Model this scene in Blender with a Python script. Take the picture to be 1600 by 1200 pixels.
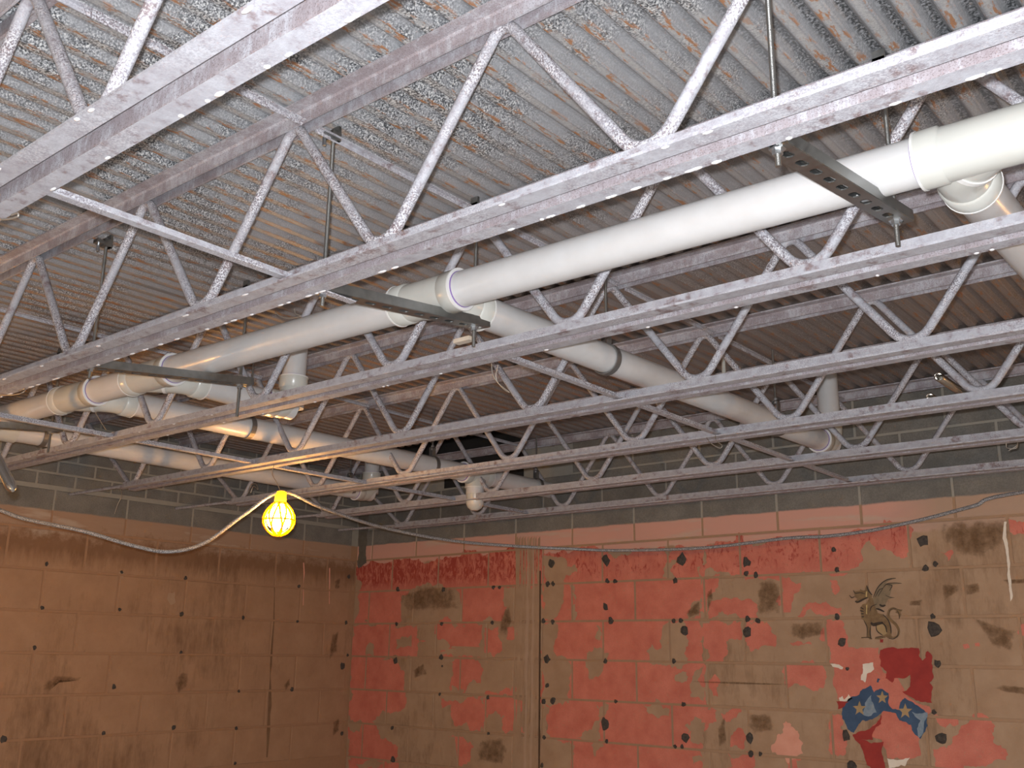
import bpy, math, random
from mathutils import Vector, Matrix
from mathutils.geometry import tessellate_polygon
random.seed(7)
for o in list(bpy.data.objects): bpy.data.objects.remove(o)
SC = bpy.context.scene
COL = SC.collection
# ------------------------------------------------------------------ camera
YAW, PIT, ROL, F = 2.26295463, 0.266356788, 0.0138862811, 1549.89
CAM = Vector((5.045, 0.0, 1.6))
fw = Vector((math.cos(PIT)*math.cos(YAW), math.cos(PIT)*math.sin(YAW), math.sin(PIT)))
rt = Vector((math.sin(YAW), -math.cos(YAW), 0)); up = rt.cross(fw)
RI = math.cos(ROL)*rt + math.sin(ROL)*up
UI = -math.sin(ROL)*rt + math.cos(ROL)*up
cd = bpy.data.cameras.new('camera'); cam = bpy.data.objects.new('camera', cd); COL.objects.link(cam)
cd.sensor_width = 36; cd.lens = F/1600*36; cd.clip_start = 0.02; cd.clip_end = 60
M = Matrix((RI, UI, -fw)).transposed().to_4x4(); M.translation = CAM
cam.matrix_world = M
SC.camera = cam
# ------------------------------------------------------------------ world, flash, exposure
w = bpy.data.worlds.new('world'); SC.world = w; w.use_nodes = True
w.node_tree.nodes['Background'].inputs[0].default_value = (0.9, 0.75, 0.6, 1)
w.node_tree.nodes['Background'].inputs[1].default_value = 0.02
SC.view_settings.view_transform = 'Standard'; SC.view_settings.look = 'None'
SC.view_settings.gamma = 1; SC.view_settings.use_curve_mapping = False
SC.view_settings.exposure = 1.05
FLASH = 125.0
fl = bpy.data.lights.new('camera_flash', 'POINT'); fl.energy = FLASH; fl.shadow_soft_size = 0.012
fl.color = (0.93, 0.955, 1.0)
flo = bpy.data.objects.new('camera_flash', fl); COL.objects.link(flo)
flo.location = CAM - 0.018*RI + 0.034*UI + 0.01*fw
BULB = 125.0           # radiance of the work-light bulbs

def at(x, y, ax, val):                      # photo pixel -> point of the plane axis=val
    d = fw + (x-800)/F*RI - (y-600)/F*UI
    return CAM + d*((val-CAM[ax])/d[ax])
WY = 4.491                                   # far wall plane
def wp(x, y): p = at(x, y, 1, WY); return (p.x, p.z)
def lp(x, y): p = at(x, y, 0, 0.0); return (p.y, p.z)
# ------------------------------------------------------------------ node helper
class G:
    def __init__(s, name):
        s.m = bpy.data.materials.new(name); s.m.use_nodes = True; s.t = s.m.node_tree
        s.t.nodes.clear(); s.out = s.t.nodes.new('ShaderNodeOutputMaterial')
        s.pos = s.n('ShaderNodeNewGeometry')
    def n(s, ty, ins=None, out=0, **pr):
        nd = s.t.nodes.new(ty)
        for k, v in pr.items(): setattr(nd, k, v)
        for k, v in (ins or {}).items(): s.put(nd.inputs[k], v)
        return nd.outputs[out]
    def put(s, i, v):
        if isinstance(v, bpy.types.NodeSocket): s.t.links.new(v, i)
        else: i.default_value = v
    def scl(s, v, k): return s.n('ShaderNodeVectorMath', {0: v, 1: k}, operation='MULTIPLY')
    def noise(s, sc, det=3, rough=.55, vec=None, dist=0):
        return s.n('ShaderNodeTexNoise', {'Vector': vec if vec is not None else s.pos, 'Scale': sc, 'Detail': det, 'Roughness': rough, 'Distortion': dist})
    def ma(s, op, a, b=0.0, c=None, clamp=False):
        i = {0: a, 1: b}
        if c is not None: i[2] = c
        return s.n('ShaderNodeMath', i, operation=op, use_clamp=clamp)
    def step(s, v, lo, hi):                   # smooth ramp 0..1
        return s.n('ShaderNodeMapRange', {'Value': v, 'From Min': lo, 'From Max': hi})
    def mix(s, f, a, b):
        nd = s.t.nodes.new('ShaderNodeMix'); nd.data_type = 'RGBA'
        for idx, v in ((0, f), (6, a), (7, b)):
            if isinstance(v, tuple) and len(v) == 3: v = v + (1,)
            s.put(nd.inputs[idx], v)
        return nd.outputs[2]
    def xyz(s):
        nd = s.t.nodes.new('ShaderNodeSeparateXYZ'); s.t.links.new(s.pos, nd.inputs[0]); return nd.outputs
    def done(s, col, rough=.7, metal=0.0, bump=None, bdist=.002, bstr=.6, **kw):
        b = s.t.nodes.new('ShaderNodeBsdfPrincipled')
        if isinstance(col, tuple) and len(col) == 3: col = col + (1,)
        s.put(b.inputs['Base Color'], col); s.put(b.inputs['Roughness'], rough); s.put(b.inputs['Metallic'], metal)
        for k, v in kw.items(): s.put(b.inputs[k.replace('_', ' ')], v)
        if bump is not None:
            nb = s.n('ShaderNodeBump', {'Height': bump, 'Distance': bdist, 'Strength': bstr}); s.t.links.new(nb, b.inputs['Normal'])
        s.t.links.new(b.outputs[0], s.out.inputs[0]); return s.m
MT = {}
# ---- painted steel of the joists
def joist_mat(name, speck):
    g = G(name)
    big = g.noise(9, 5, .65); mid = g.noise(45, 4, .6); fine = g.noise(520, 2, .6)
    c = g.mix(g.step(mid, .35, .7), (.40, .41, .45), (.29, .28, .31))
    prim = g.step(g.ma('ADD', g.ma('MULTIPLY', big, .6), g.ma('MULTIPLY', mid, .5)), .60, .70)
    c = g.mix(g.ma('MULTIPLY', prim, .85), c, (.17, .115, .115))
    reg = g.ma('ADD', g.ma('MULTIPLY', g.step(g.noise(7, 3, .6), .42, .60), .85), .15)
    grit = g.noise(300, 3, .65)
    sp = g.ma('MULTIPLY', g.ma('MULTIPLY', g.step(grit, .52, .57), speck), reg)
    c = g.mix(sp, c, (.115, .08, .085))
    wh = g.ma('MULTIPLY', g.ma('MULTIPLY', g.step(grit, .47, .42), speck), reg)
    c = g.mix(wh, c, (.66, .65, .67))
    dust = g.xyz()[1]
    return g.done(c, .62, 0, bump=fine, bdist=.0012, bstr=.5)
MT['chord'] = joist_mat('chord_paint', .28)
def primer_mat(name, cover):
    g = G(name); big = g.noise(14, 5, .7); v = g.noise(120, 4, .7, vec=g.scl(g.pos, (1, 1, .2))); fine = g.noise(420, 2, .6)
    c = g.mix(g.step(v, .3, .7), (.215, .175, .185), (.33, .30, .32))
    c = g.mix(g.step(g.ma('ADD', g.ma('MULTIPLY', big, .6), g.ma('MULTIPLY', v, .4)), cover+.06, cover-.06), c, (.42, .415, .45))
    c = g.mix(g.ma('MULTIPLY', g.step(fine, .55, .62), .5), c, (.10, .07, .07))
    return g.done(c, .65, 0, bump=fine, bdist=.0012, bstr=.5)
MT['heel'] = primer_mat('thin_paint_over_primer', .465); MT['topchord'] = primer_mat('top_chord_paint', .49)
MT['web'] = joist_mat('web_paint', .9)
g = G('drip_paint'); MT['drip'] = g.done((.62, .62, .63), .45)
# ---- galvanised deck
g = G('deck_steel')
X, Y, Z = g.xyz()
PITCH, PH = .0614, 4.553
ph = g.ma('FRACT', g.ma('DIVIDE', g.ma('SUBTRACT', X, PH-.5*PITCH+10*PITCH*10), PITCH))      # .5 = top flute
edge = g.ma('ABSOLUTE', g.ma('SUBTRACT', ph, .5))                                   # .5 = lower flat
st = g.scl(g.pos, (1, .26, 1))
big = g.noise(1.6, 4, .6); mid = g.noise(14, 4, .6); fine = g.noise(240, 3, .65); strk = g.noise(75, 4, .7, vec=st)
c = g.mix(mid, (.215, .22, .232), (.335, .34, .352))
c = g.mix(g.ma('MULTIPLY', g.step(edge, .36, .42), .5), c, (.44, .435, .42))
reg = g.ma('MULTIPLY', g.step(g.noise(2.6, 3, .6), .42, .54), g.step(g.noise(20, 3, .6), .32, .52))
dk = g.ma('MULTIPLY', g.step(fine, .50, .55), g.ma('ADD', g.ma('MULTIPLY', reg, .80), .14))
c = g.mix(dk, c, (.035, .038, .042))
lt = g.ma('MULTIPLY', g.step(fine, .44, .39), g.ma('ADD', g.ma('MULTIPLY', reg, .8), .1))
c = g.mix(lt, c, (.66, .66, .64))
warm = g.ma('MULTIPLY', g.step(g.ma('SUBTRACT', Y, g.ma('MULTIPLY', X, .34)), .2, 1.5), .72)
c = g.mix(warm, c, (.20, .150, .125))
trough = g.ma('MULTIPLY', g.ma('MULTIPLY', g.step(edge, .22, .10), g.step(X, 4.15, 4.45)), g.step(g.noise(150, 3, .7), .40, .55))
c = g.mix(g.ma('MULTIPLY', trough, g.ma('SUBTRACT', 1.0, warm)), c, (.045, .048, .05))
rm = g.ma('MULTIPLY', g.step(strk, .545, .60), g.step(edge, .26, .33))
rm = g.ma('MULTIPLY', rm, g.step(g.noise(6, 3, .6), .33, .46))
c = g.mix(g.ma('MULTIPLY', rm, .85), c, g.mix(fine, (.15, .06, .03), (.50, .22, .07)))
MT['deck'] = g.done(c, .5, .08, bump=fine, bdist=.0012, bstr=.4)
# ---- masonry
def mason(name, far):
    g = G(name); X, Y, Z = g.xyz()
    big = g.noise(1.3, 5, .6); mid = g.noise(7, 5, .65); fine = g.noise(160, 3, .6)
    strokes = g.noise(26, 4, .7, vec=g.scl(g.pos, (1, 1, .25)))
    hs = g.noise(9, 4, .6, vec=g.scl(g.pos, (.25, .25, 1.6)))
    tan = g.mix(g.step(mid, .3, .7), (.305, .195, .118), (.385, .262, .168)) if far else g.mix(g.step(mid, .3, .7), (.29, .165, .092), (.36, .215, .125))
    brown = (.115, .058, .026)
    stain = g.ma('MULTIPLY', g.step(g.ma('ADD', g.ma('MULTIPLY', big, .7), g.ma('MULTIPLY', strokes, .35)), .56, .72), .75)
    low = g.mix(stain, tan, brown)
    if not far:                                # brown smear below the old ceiling line
        zz = g.ma('ADD', Z, g.ma('MULTIPLY', g.ma('SUBTRACT', strokes, .5), .16))
        b = g.ma('MULTIPLY', g.step(zz, 2.00, 2.09), .72)
        low = g.mix(b, low, (.15, .072, .032))
    zl = g.ma('ADD', Z, g.ma('MULTIPLY', g.ma('SUBTRACT', mid if far else g.noise(16, 5, .75), .5), .09 if far else .24))
    band = g.mix(hs, (.60, .30, .235), (.50, .30, .235)) if far else g.mix(hs, (.37, .245, .165), (.27, .165, .105))
    band = g.mix(g.ma('MULTIPLY', g.step(hs, .56, .66), .55), band, (.46, .38, .30))
    if far:                                    # pale salmon only where the pink paint ran
        band = g.mix(g.step(X, 3.5, 3.75), band, (.40, .27, .19))
    c = g.mix(g.step(zl, 2.138, 2.152) if far else g.step(zl, 2.13, 2.20), low, band)
    grey = g.mix(g.step(mid, .3, .7), (.125, .120, .108), (.215, .205, .182))
    grey = g.mix(g.ma('MULTIPLY', g.step(fine, .35, .65), .5), grey, (.10, .094, .084))
    zt = g.ma('ADD', Z, g.ma('MULTIPLY', g.ma('SUBTRACT', mid, .5), .02))
    c = g.mix(g.step(zt, 2.278, 2.286), c, grey)
    return g.done(c, .85, 0, bump=fine, bdist=.0012, bstr=.35)
MT['far'] = mason('far_masonry', True); MT['left'] = mason('left_masonry', False)
def mortar(name, lowc, hic):
    g = G(name); X, Y, Z = g.xyz(); n = g.noise(40, 3)
    lo = g.mix(n, lowc, tuple(v*1.25 for v in lowc)); hi = g.mix(n, hic, tuple(v*1.2 for v in hic))
    return g.done(g.mix(g.step(Z, 2.278, 2.286), lo, hi), .9)
MT['mort_far'] = mortar('far_mortar', (.29, .185, .112), (.27, .255, .22))
MT['mort_left'] = mortar('left_mortar', (.275, .157, .088), (.25, .235, .20))
# ---- paint films
g = G('pink_paint'); X, Y, Z = g.xyz()
mid = g.noise(10, 4, .6); st = g.noise(34, 4, .75, vec=g.scl(g.pos, (1, 1, .45)), dist=1.2); fine = g.noise(220, 2)
c = g.mix(g.step(mid, .3, .7), (.46, .125, .085), (.60, .20, .14))
c = g.mix(g.ma('MULTIPLY', g.step(g.noise(85, 4, .7), .60, .68), .55), c, (.36, .22, .14))
c = g.mix(g.ma('MULTIPLY', g.step(fine, .35, .65), .25), c, (.36, .10, .07))
zz = g.ma('ADD', Z, g.ma('MULTIPLY', g.ma('SUBTRACT', mid, .5), .10))
lim = g.ma('ADD', .42, g.ma('MULTIPLY', g.step(X, .9, 2.0), .11))
red = g.ma('MULTIPLY', g.step(zz, 1.985, 2.05), g.step(g.ma('SUBTRACT', st, lim), .0, .12))
c = g.mix(g.ma('MULTIPLY', red, .9), c, (.30, .035, .022))
MT['pink'] = g.done(c, .75, 0, bump=fine, bdist=.0006, bstr=.3)
def plain(name, a, b, sc=14, rough=.75, **kw):
    g = G(name); n = g.noise(sc, 4, .6); return g.done(g.mix(g.step(n, .3, .7), a, b), rough, **kw)
MT['palepink'] = plain('pale_pink_paint', (.58, .26, .18), (.66, .33, .24))
MT['tan'] = plain('tan_paint', (.30, .19, .115), (.38, .258, .165), 8)
MT['tan2'] = plain('streaked_tan_paint', (.35, .24, .16), (.41, .285, .20), 8)
MT['stain'] = plain('brown_stain', (.135, .072, .034), (.20, .115, .06), 12)
g = G('brown_stain_film'); n1 = g.noise(30, 5, .7); fd = g.n('ShaderNodeAttribute', out=2, attribute_name='fade')
b_ = g.t.nodes.new('ShaderNodeBsdfDiffuse'); b_.inputs[0].default_value = (.165, .092, .046, 1)
t_ = g.t.nodes.new('ShaderNodeBsdfTransparent'); mx = g.t.nodes.new('ShaderNodeMixShader')
g.put(mx.inputs[0], g.ma('MULTIPLY', g.step(g.ma('ADD', fd, g.ma('MULTIPLY', g.ma('SUBTRACT', n1, .5), 2.2)), .25, 1.25), .62))
g.t.links.new(t_.outputs[0], mx.inputs[1]); g.t.links.new(b_.outputs[0], mx.inputs[2]); g.t.links.new(mx.outputs[0], g.out.inputs[0]); MT['softstain'] = g.m
MT['murred'] = plain('mural_red', (.24, .018, .014), (.33, .03, .022))
MT['murblue'] = plain('mural_blue', (.020, .050, .105), (.045, .09, .165))
MT['murpale'] = plain('mural_pale_blue', (.12, .19, .26), (.25, .30, .34), 40)
MT['murwhite'] = plain('mural_white', (.62, .55, .46), (.72, .66, .56))
MT['star'] = plain('mural_star', (.30, .21, .10), (.38, .26, .13))
MT['bronze'] = plain('dragon_bronze', (.135, .082, .038), (.215, .135, .062), 60)
MT['ink'] = plain('dragon_ink', (.022, .015, .010), (.045, .03, .02), 60)
MT['gold'] = plain('dragon_gold', (.45, .33, .13), (.52, .38, .16), 60)
MT['wing'] = plain('dragon_wing', (.16, .12, .07), (.23, .165, .10), 60)
MT['dab'] = plain('old_adhesive', (.030, .026, .024), (.075, .062, .052), 90, .9)
MT['patina'] = plain('soot', (.02, .018, .016), (.06, .05, .042), 20, .9)
MT['caulk'] = plain('dark_joint', (.055, .030, .016), (.09, .05, .028), 20, .9)
MT['greystrip'] = plain('bare_strip', (.085, .075, .062), (.13, .115, .095), 20, .9)
# ---- plumbing and hardware
g = G('pvc_pipe'); n = g.noise(18, 3); MT['pvc'] = g.done(g.mix(g.step(n, .3, .75), (.555, .555, .555), (.515, .51, .505)), .30, 0, Coat_Weight=.15)
g = G('pvc_fitting'); n = g.noise(25, 3); MT['fit'] = g.done(g.mix(n, (.52, .525, .49), (.48, .48, .445)), .26, 0, Coat_Weight=.15)
g = G('pvc_rim'); MT['rim'] = g.done((.66, .655, .64), .35)
g = G('purple_primer'); MT['primer'] = g.done((.20, .12, .34), .4)
g = G('galvanised_strut'); n = g.noise(60, 3); MT['strut'] = g.done(g.mix(n, (.20, .205, .20), (.32, .325, .315)), g.step(n, -.6, 2.2), .9)
g = G('threaded_rod'); X, Y, Z = g.xyz()
wv = g.ma('SINE', g.ma('MULTIPLY', Z, 3500.0)); MT['rod'] = g.done((.30, .30, .29), .36, .9, bump=wv, bdist=.0008, bstr=.6)
g = G('zinc_hardware'); MT['zinc'] = g.done((.50, .52, .54), .28, .9)
g = G('steel_tube'); MT['tube'] = g.done((.62, .60, .56), .22, 1.0)
g = G('strap_steel'); MT['strap'] = g.done((.22, .21, .20), .5, .7)
g = G('cord_jacket'); n = g.noise(300, 2); MT['cord'] = g.done(g.mix(g.step(n, .42, .62), (.09, .09, .095), (.40, .41, .43)), .38)
g = G('tie_wire'); MT['wire'] = g.done((.35, .32, .28), .45, .6)
g = G('yellow_plastic')
tr = g.t.nodes.new('ShaderNodeBsdfTranslucent'); tr.inputs[0].default_value = (.80, .58, .015, 1)
pb = g.t.nodes.new('ShaderNodeBsdfPrincipled'); pb.inputs['Base Color'].default_value = (.80, .56, .012, 1); pb.inputs['Roughness'].default_value = .4
mx = g.t.nodes.new('ShaderNodeMixShader'); mx.inputs[0].default_value = .5
g.t.links.new(pb.outputs[0], mx.inputs[1]); g.t.links.new(tr.outputs[0], mx.inputs[2]); g.t.links.new(mx.outputs[0], g.out.inputs[0]); MT['yellow'] = g.m
g = G('lit_bulb'); em = g.t.nodes.new('ShaderNodeEmission'); em.inputs[0].default_value = (1, .50, .15, 1); em.inputs[1].default_value = BULB
g.t.links.new(em.outputs[0], g.out.inputs[0]); MT['bulb'] = g.m
MT['brass'] = plain('socket_brass', (.5, .35, .12), (.55, .4, .15), 30, .35)
MT['wood'] = plain('raw_lumber', (.50, .42, .33), (.60, .52, .42), 30)
MT['floor'] = plain('concrete_floor', (.42, .40, .37), (.50, .48, .45), 3, .85)
MT['plainwall'] = plain('plain_wall_paint', (.62, .60, .56), (.70, .68, .64), 2, .85)
MT['dark'] = plain('shaft_soot_shade', (.012, .011, .010), (.022, .02, .018), 9, .95)  # near-black: soot plus the unlit depth of the shaft, put into the colour
# ------------------------------------------------------------------ mesh builder
class MB:
    def __init__(s): s.v = []; s.f = []
    def add(s, vs, fs):
        k = len(s.v); s.v += [tuple(v) for v in vs]; s.f += [tuple(i+k for i in f) for f in fs]; return s
    def box(s, a, b):
        x0, y0, z0 = a; x1, y1, z1 = b
        return s.add([(x0,y0,z0),(x1,y0,z0),(x1,y1,z0),(x0,y1,z0),(x0,y0,z1),(x1,y0,z1),(x1,y1,z1),(x0,y1,z1)],
                     [(0,3,2,1),(4,5,6,7),(0,1,5,4),(1,2,6,5),(2,3,7,6),(3,0,4,7)])
    def loft(s, rings, caps=True, close=True):
        n = len(rings[0]); vs = [p for r in rings for p in r]; fs = []
        m = n if close else n-1
        for i in range(len(rings)-1):
            for j in range(m):
                k = (j+1) % n; fs.append((i*n+j, i*n+k, (i+1)*n+k, (i+1)*n+j))
        s.add(vs, fs)
        if caps:                              # caps get vertices of their own so the barrel can be smooth
            s.add(rings[0], [tuple(reversed(range(n)))]); s.add(rings[-1], [tuple(range(n))])
        return s
    def tube(s, pts, r, n=10, caps=True, close=False):
        pts = [Vector(p) for p in pts]; rr = r if isinstance(r, (list, tuple)) else [r]*len(pts)
        rings = []; prev = None
        for i, p in enumerate(pts):
            t = (pts[min(i+1, len(pts)-1)]-pts[max(i-1, 0)]).normalized()
            if prev is None:
                a = Vector((0, 0, 1)) if abs(t.z) < .9 else Vector((1, 0, 0)); u = t.cross(a).normalized()
            else:
                u = (prev - t*prev.dot(t)).normalized()
            prev = u; v = t.cross(u)
            rings.append([p + rr[i]*(math.cos(2*math.pi*k/n)*u + math.sin(2*math.pi*k/n)*v) for k in range(n)])
        return s.loft(rings, caps)
    def ext(s, prof, p0, p1, ax):            # extrude a closed 2-D profile along an axis; prof given in the other two axes
        oth = [i for i in range(3) if i != ax]; rings = []
        for q in (p0, p1):
            r = []
            for a, b in prof:
                v = [0, 0, 0]; v[ax] = q; v[oth[0]] = a; v[oth[1]] = b; r.append(tuple(v))
            rings.append(r)
        return s.loft(rings)
    def build(s, name, mat, parent=None, smooth=False, loc=None):
        me = bpy.data.meshes.new(name); me.from_pydata(s.v, [], s.f)
        if smooth: me.polygons.foreach_set('use_smooth', [True]*len(me.polygons))
        me.materials.append(MT[mat] if isinstance(mat, str) else mat); me.update()
        return link(name, me, parent, loc)
def link(name, me, parent=None, loc=None):
    o = bpy.data.objects.new(name, me); COL.objects.link(o)
    if parent is not None:
        o.parent = parent
        pm = Vector(parent.location); q = parent.parent
        while q is not None: pm = pm + Vector(q.location); q = q.parent
        o.location = (Vector(loc) if loc else Vector((0, 0, 0))) - pm
    elif loc: o.location = loc
    return o
def empty(name, loc):
    o = bpy.data.objects.new(name, None); COL.objects.link(o); o.location = loc; o.empty_display_size = .1; return o
def tag(o, label, cat, group=None):
    o['label'] = label; o['category'] = cat
    if group: o['group'] = group
    return o
def struct(o, label=None, cat=None):
    o['kind'] = 'structure'
    if label: o['label'] = label; o['category'] = cat
    return o
def fillet(pts, rad, seg=8):
    pts = [Vector(p) for p in pts]; out = [pts[0]]
    for i in range(1, len(pts)-1):
        r = rad[i-1] if isinstance(rad, (list, tuple)) else rad
        a = (pts[i-1]-pts[i]).normalized(); b = (pts[i+1]-pts[i]).normalized()
        ang = math.acos(max(-1, min(1, a.dot(b)))); d = r/math.tan(ang/2)
        p0 = pts[i]+a*d; p1 = pts[i]+b*d; c = pts[i]+(a+b).normalized()*(r/math.sin(ang/2))
        u = p0-c; w_ = p1-c; th = math.pi-ang
        for k in range(seg+1):
            t = k/seg; out.append(c + (u*math.sin((1-t)*th)+w_*math.sin(t*th))/math.sin(th))
    out.append(pts[-1]); return out
def spline(pts, n=8):
    P = [Vector(p) for p in pts]; P = [2*P[0]-P[1]]+P+[2*P[-1]-P[-2]]; out = []
    for i in range(1, len(P)-2):
        for k in range(n):
            t = k/n; a, b, c, d = P[i-1:i+3]
            out.append(.5*((2*b)+(c-a)*t+(2*a-5*b+4*c-d)*t*t+(3*b-a-3*c+d)*t**3))
    out.append(P[-2]); return out
# ================================================================== ROOM SHELL
ZD = 2.765                                   # underside of the deck
RX, RY0, ZT = 7.4, -2.6, 3.05
fl_ = MB().box((-.1, RY0-.1, -.1), (RX+.1, WY+.1, 0)).build('floor', 'floor'); struct(fl_, 'bare concrete floor slab below the frame', 'floor')
wr = MB().box((RX, RY0, 0), (RX+.15, WY, ZT)).build('wall_right', 'plainwall'); struct(wr, 'plain side wall outside the frame on the right', 'wall')
wb = MB().box((-.1, RY0-.15, 0), (RX+.1, RY0, ZT)).build('wall_back', 'plainwall'); struct(wb, 'plain wall behind the camera', 'wall')
# walls: mortar body with proud blocks as parts
wf = MB().box((-.02, WY+.003, 0), (RX, WY+.22, ZT)).build('wall_far', 'mort_far'); struct(wf, 'far block wall with peeling pink and tan paint', 'wall')
wl = MB().box((-.22, RY0, 0), (-.003, WY+.2, ZT)).build('wall_left', 'mort_left'); struct(wl, 'left block wall painted brown below bare grey masonry', 'wall')
_bm = {}
def block(wall, u0, u1, z0, z1, far):
    """one block face, 3 mm proud of the mortar, chamfered"""
    wd, ht = round(u1-u0, 4), round(z1-z0, 4); key = (wd, ht, far)
    if key not in _bm:
        c = .003; d0, d1 = -.01, .0
        pr = [(0, 0, d0), (wd, 0, d0), (wd, ht, d0), (0, ht, d0), (0, 0, d1-.003), (wd, 0, d1-.003), (wd, ht, d1-.003), (0, ht, d1-.003),
              (c, c, d1), (wd-c, c, d1), (wd-c, ht-c, d1), (c, ht-c, d1)]
        if far: vs = [(a, -d, b) for a, b, d in pr]        # faces -Y
        else: vs = [(d, a, b) for a, b, d in pr]           # faces +X
        fs = [(8, 9, 10, 11)] + [(4+i, 4+(i+1) % 4, 8+(i+1) % 4, 8+i) for i in range(4)] + [(i, (i+1) % 4, 4+(i+1) % 4, 4+i) for i in range(4)]
        if not far: pass
        me = bpy.data.meshes.new('block'); me.from_pydata(vs, [], fs); me.materials.append(MT['far' if far else 'left']); me.update(); _bm[key] = me
    jit = random.uniform(-.0012, .0004)
    return link('block' if ht > .1 else 'brick', _bm[key], wall, (u0, WY-jit if far else 0, z0) if far else (jit, u0, z0))
S = .2032; J = .010
FBL = []                                     # far wall block rectangles
z = 1.983-6*S; k = 0
while z < ZT-.1:
    odd = round((z-1.983)/S) % 2
    off = 1.771 if odd == 0 or False else 1.974
    # course whose foot is at 1.78 has joints at 1.771
    off = 1.771 if round((1.78-z)/S) % 2 == 0 else 1.974
    u = off - 2*S*math.ceil((off)/(2*S))
    while u < 5.3:
        a, b = max(u+J/2, .003), u+2*S-J/2
        # leave the shaft opening free of blocks
        if b-a > .03 and z < 2.79 and not (z > 2.55 and b > .80 and a < 1.40): block(wf, a, b, z+J/2, z+S-J/2, True); FBL.append((a, b, z+J/2, z+S-J/2))
        u += 2*S
    z += S
LBL = []
z = 2.39-7*S+.0; r = 0
while z < 2.385:
    off = 2.4172 if round((2.1868-z)/S) % 2 == 0 else 2.4172+S
    u = off-2*S*3
    while u < WY-.05:
        a, b = max(u+J/2, 1.3), min(u+2*S-J/2, WY-.005)
        if b-a > .03: block(wl, a, b, z+J/2, z+S-J/2, False); LBL.append((a, b, z+J/2, z+S-J/2))
        u += 2*S
    z += S
z = 2.39+.013; BH = .0677; r = 0
while z < 2.80:
    u = 1.5+(r % 2)*S/2
    while u < WY-.03:
        a, b = u+J/2, min(u+S-J/2, WY-.005)
        if b-a > .02: block(wl, a, b, z+J/2, z+BH-J/2, False)
        u += S
    z += BH; r += 1
# ------------------------------------------------------------------ paint films on the walls
def rough(poly, amp=.006, step=.02):
    """ragged outline: midpoint displacement along every edge"""
    k_ = min(.22, amp*30)
    def sub(a, b):
        L = math.hypot(b[0]-a[0], b[1]-a[1])
        if L < step*.6: return [a]
        d = random.gauss(0, min(L, .16)*k_); t = random.uniform(.4, .6)
        m = (a[0]+(b[0]-a[0])*t-(b[1]-a[1])/L*d, a[1]+(b[1]-a[1])*t+(b[0]-a[0])/L*d)
        return sub(a, m)+sub(m, b)
    out = []
    for i in range(len(poly)): out += sub(poly[i], poly[(i+1) % len(poly)])
    return out
def clip(poly, r):
    def half(P, f):
        o = []
        for i in range(len(P)):
            a, b = P[i-1], P[i]; fa, fb = f(a), f(b)
            if fa >= 0 and fb >= 0: o.append(b)
            elif fa >= 0 > fb or fb >= 0 > fa:
                t = fa/(fa-fb); c = (a[0]+(b[0]-a[0])*t, a[1]+(b[1]-a[1])*t)
                o.append(c)
                if fb >= 0: o.append(b)
        return o
    for f in (lambda p: p[0]-r[0], lambda p: r[1]-p[0], lambda p: p[1]-r[2], lambda p: r[3]-p[1]):
        if len(poly) < 3: return []
        poly = half(poly, f)
    return poly
def film(mb, poly, h, far=True, cut=True):
    """thin paint film h metres proud of the blocks, cut at the joints"""
    rects = (FBL if far else LBL) if cut else [None]
    us = [p[0] for p in poly]; zs = [p[1] for p in poly]
    for r in rects:
        if r:
            if r[1] < min(us) or r[0] > max(us) or r[3] < min(zs) or r[2] > max(zs): continue
            q = clip(poly, (r[0]+.0005, r[1]-.0005, r[2]+.0005, r[3]-.0005))
        else: q = poly
        if len(q) < 3: continue
        P = [Vector((a, b, 0)) for a, b in q]
        tri = tessellate_polygon([P])
        vs = [(a, WY-h, b) if far else (h, a, b) for a, b in q]
        fs = []
        for t in tri:
            a, b, c = (q[i] for i in t)
            ar = (b[0]-a[0])*(c[1]-a[1])-(b[1]-a[1])*(c[0]-a[0])
            if abs(ar) < 1e-9: continue
            ccw = ar > 0
            fs.append(tuple(t) if ccw == far else tuple(reversed(t)))
        mb.add(vs, fs)
    return mb
def crop(ox, oy, s): return lambda P: [(ox+x/s, oy+y/s) for x, y in P]
C1, C2, C3, C5, C6 = crop(520, 840, 10/3), crop(800, 840, 10/3), crop(1060, 840, 10/3), crop(1360, 960, 5), crop(1040, 700, 2.4)
PINK = [C1(p) for p in (
 [(112,165),(270,135),(420,118),(560,112),(800,88),(1085,62),(1085,250),(1000,250),(890,262),(885,330),(880,440),(645,452),(640,268),(560,240),(420,262),(360,300),(350,445),(110,455)],
 [(105,458),(440,456),(435,520),(485,540),(440,560),(440,620),(100,628)],
 [(530,470),(780,456),(775,630),(565,620),(560,590),(640,580),(580,530)],
 [(790,470),(870,460),(880,560),(870,600),(790,600)], [(905,470),(940,460),(930,535),(905,530)],
 [(95,635),(300,632),(345,660),(375,700),(372,795),(385,860),(360,895),(260,900),(210,955),(95,955)],
 [(620,650),(760,645),(785,690),(770,760),(700,775),(690,810),(615,800)],
 [(555,830),(700,832),(930,800),(940,770),(955,800),(930,830),(765,840),(770,1010),(640,985),(615,930),(620,870),(570,890)],
 [(785,840),(960,845),(1000,870),(1000,1020),(900,1025),(880,990),(895,930),(850,900),(800,940),(785,1000)],
 [(80,985),(140,1010),(235,1000),(250,1050),(330,1080),(340,1140),(200,1150),(80,1135)],
 [(80,1145),(340,1160),(345,1260),(70,1260)],
 [(590,1040),(640,1035),(690,1050),(735,1090),(720,1140),(700,1180),(650,1180),(640,1100),(620,1180),(520,1180),(530,1100)])]
PINK += [C2(p) for p in (
 [(160,95),(300,80),(1000,66),(1000,1260),(160,1260)],)]
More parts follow.
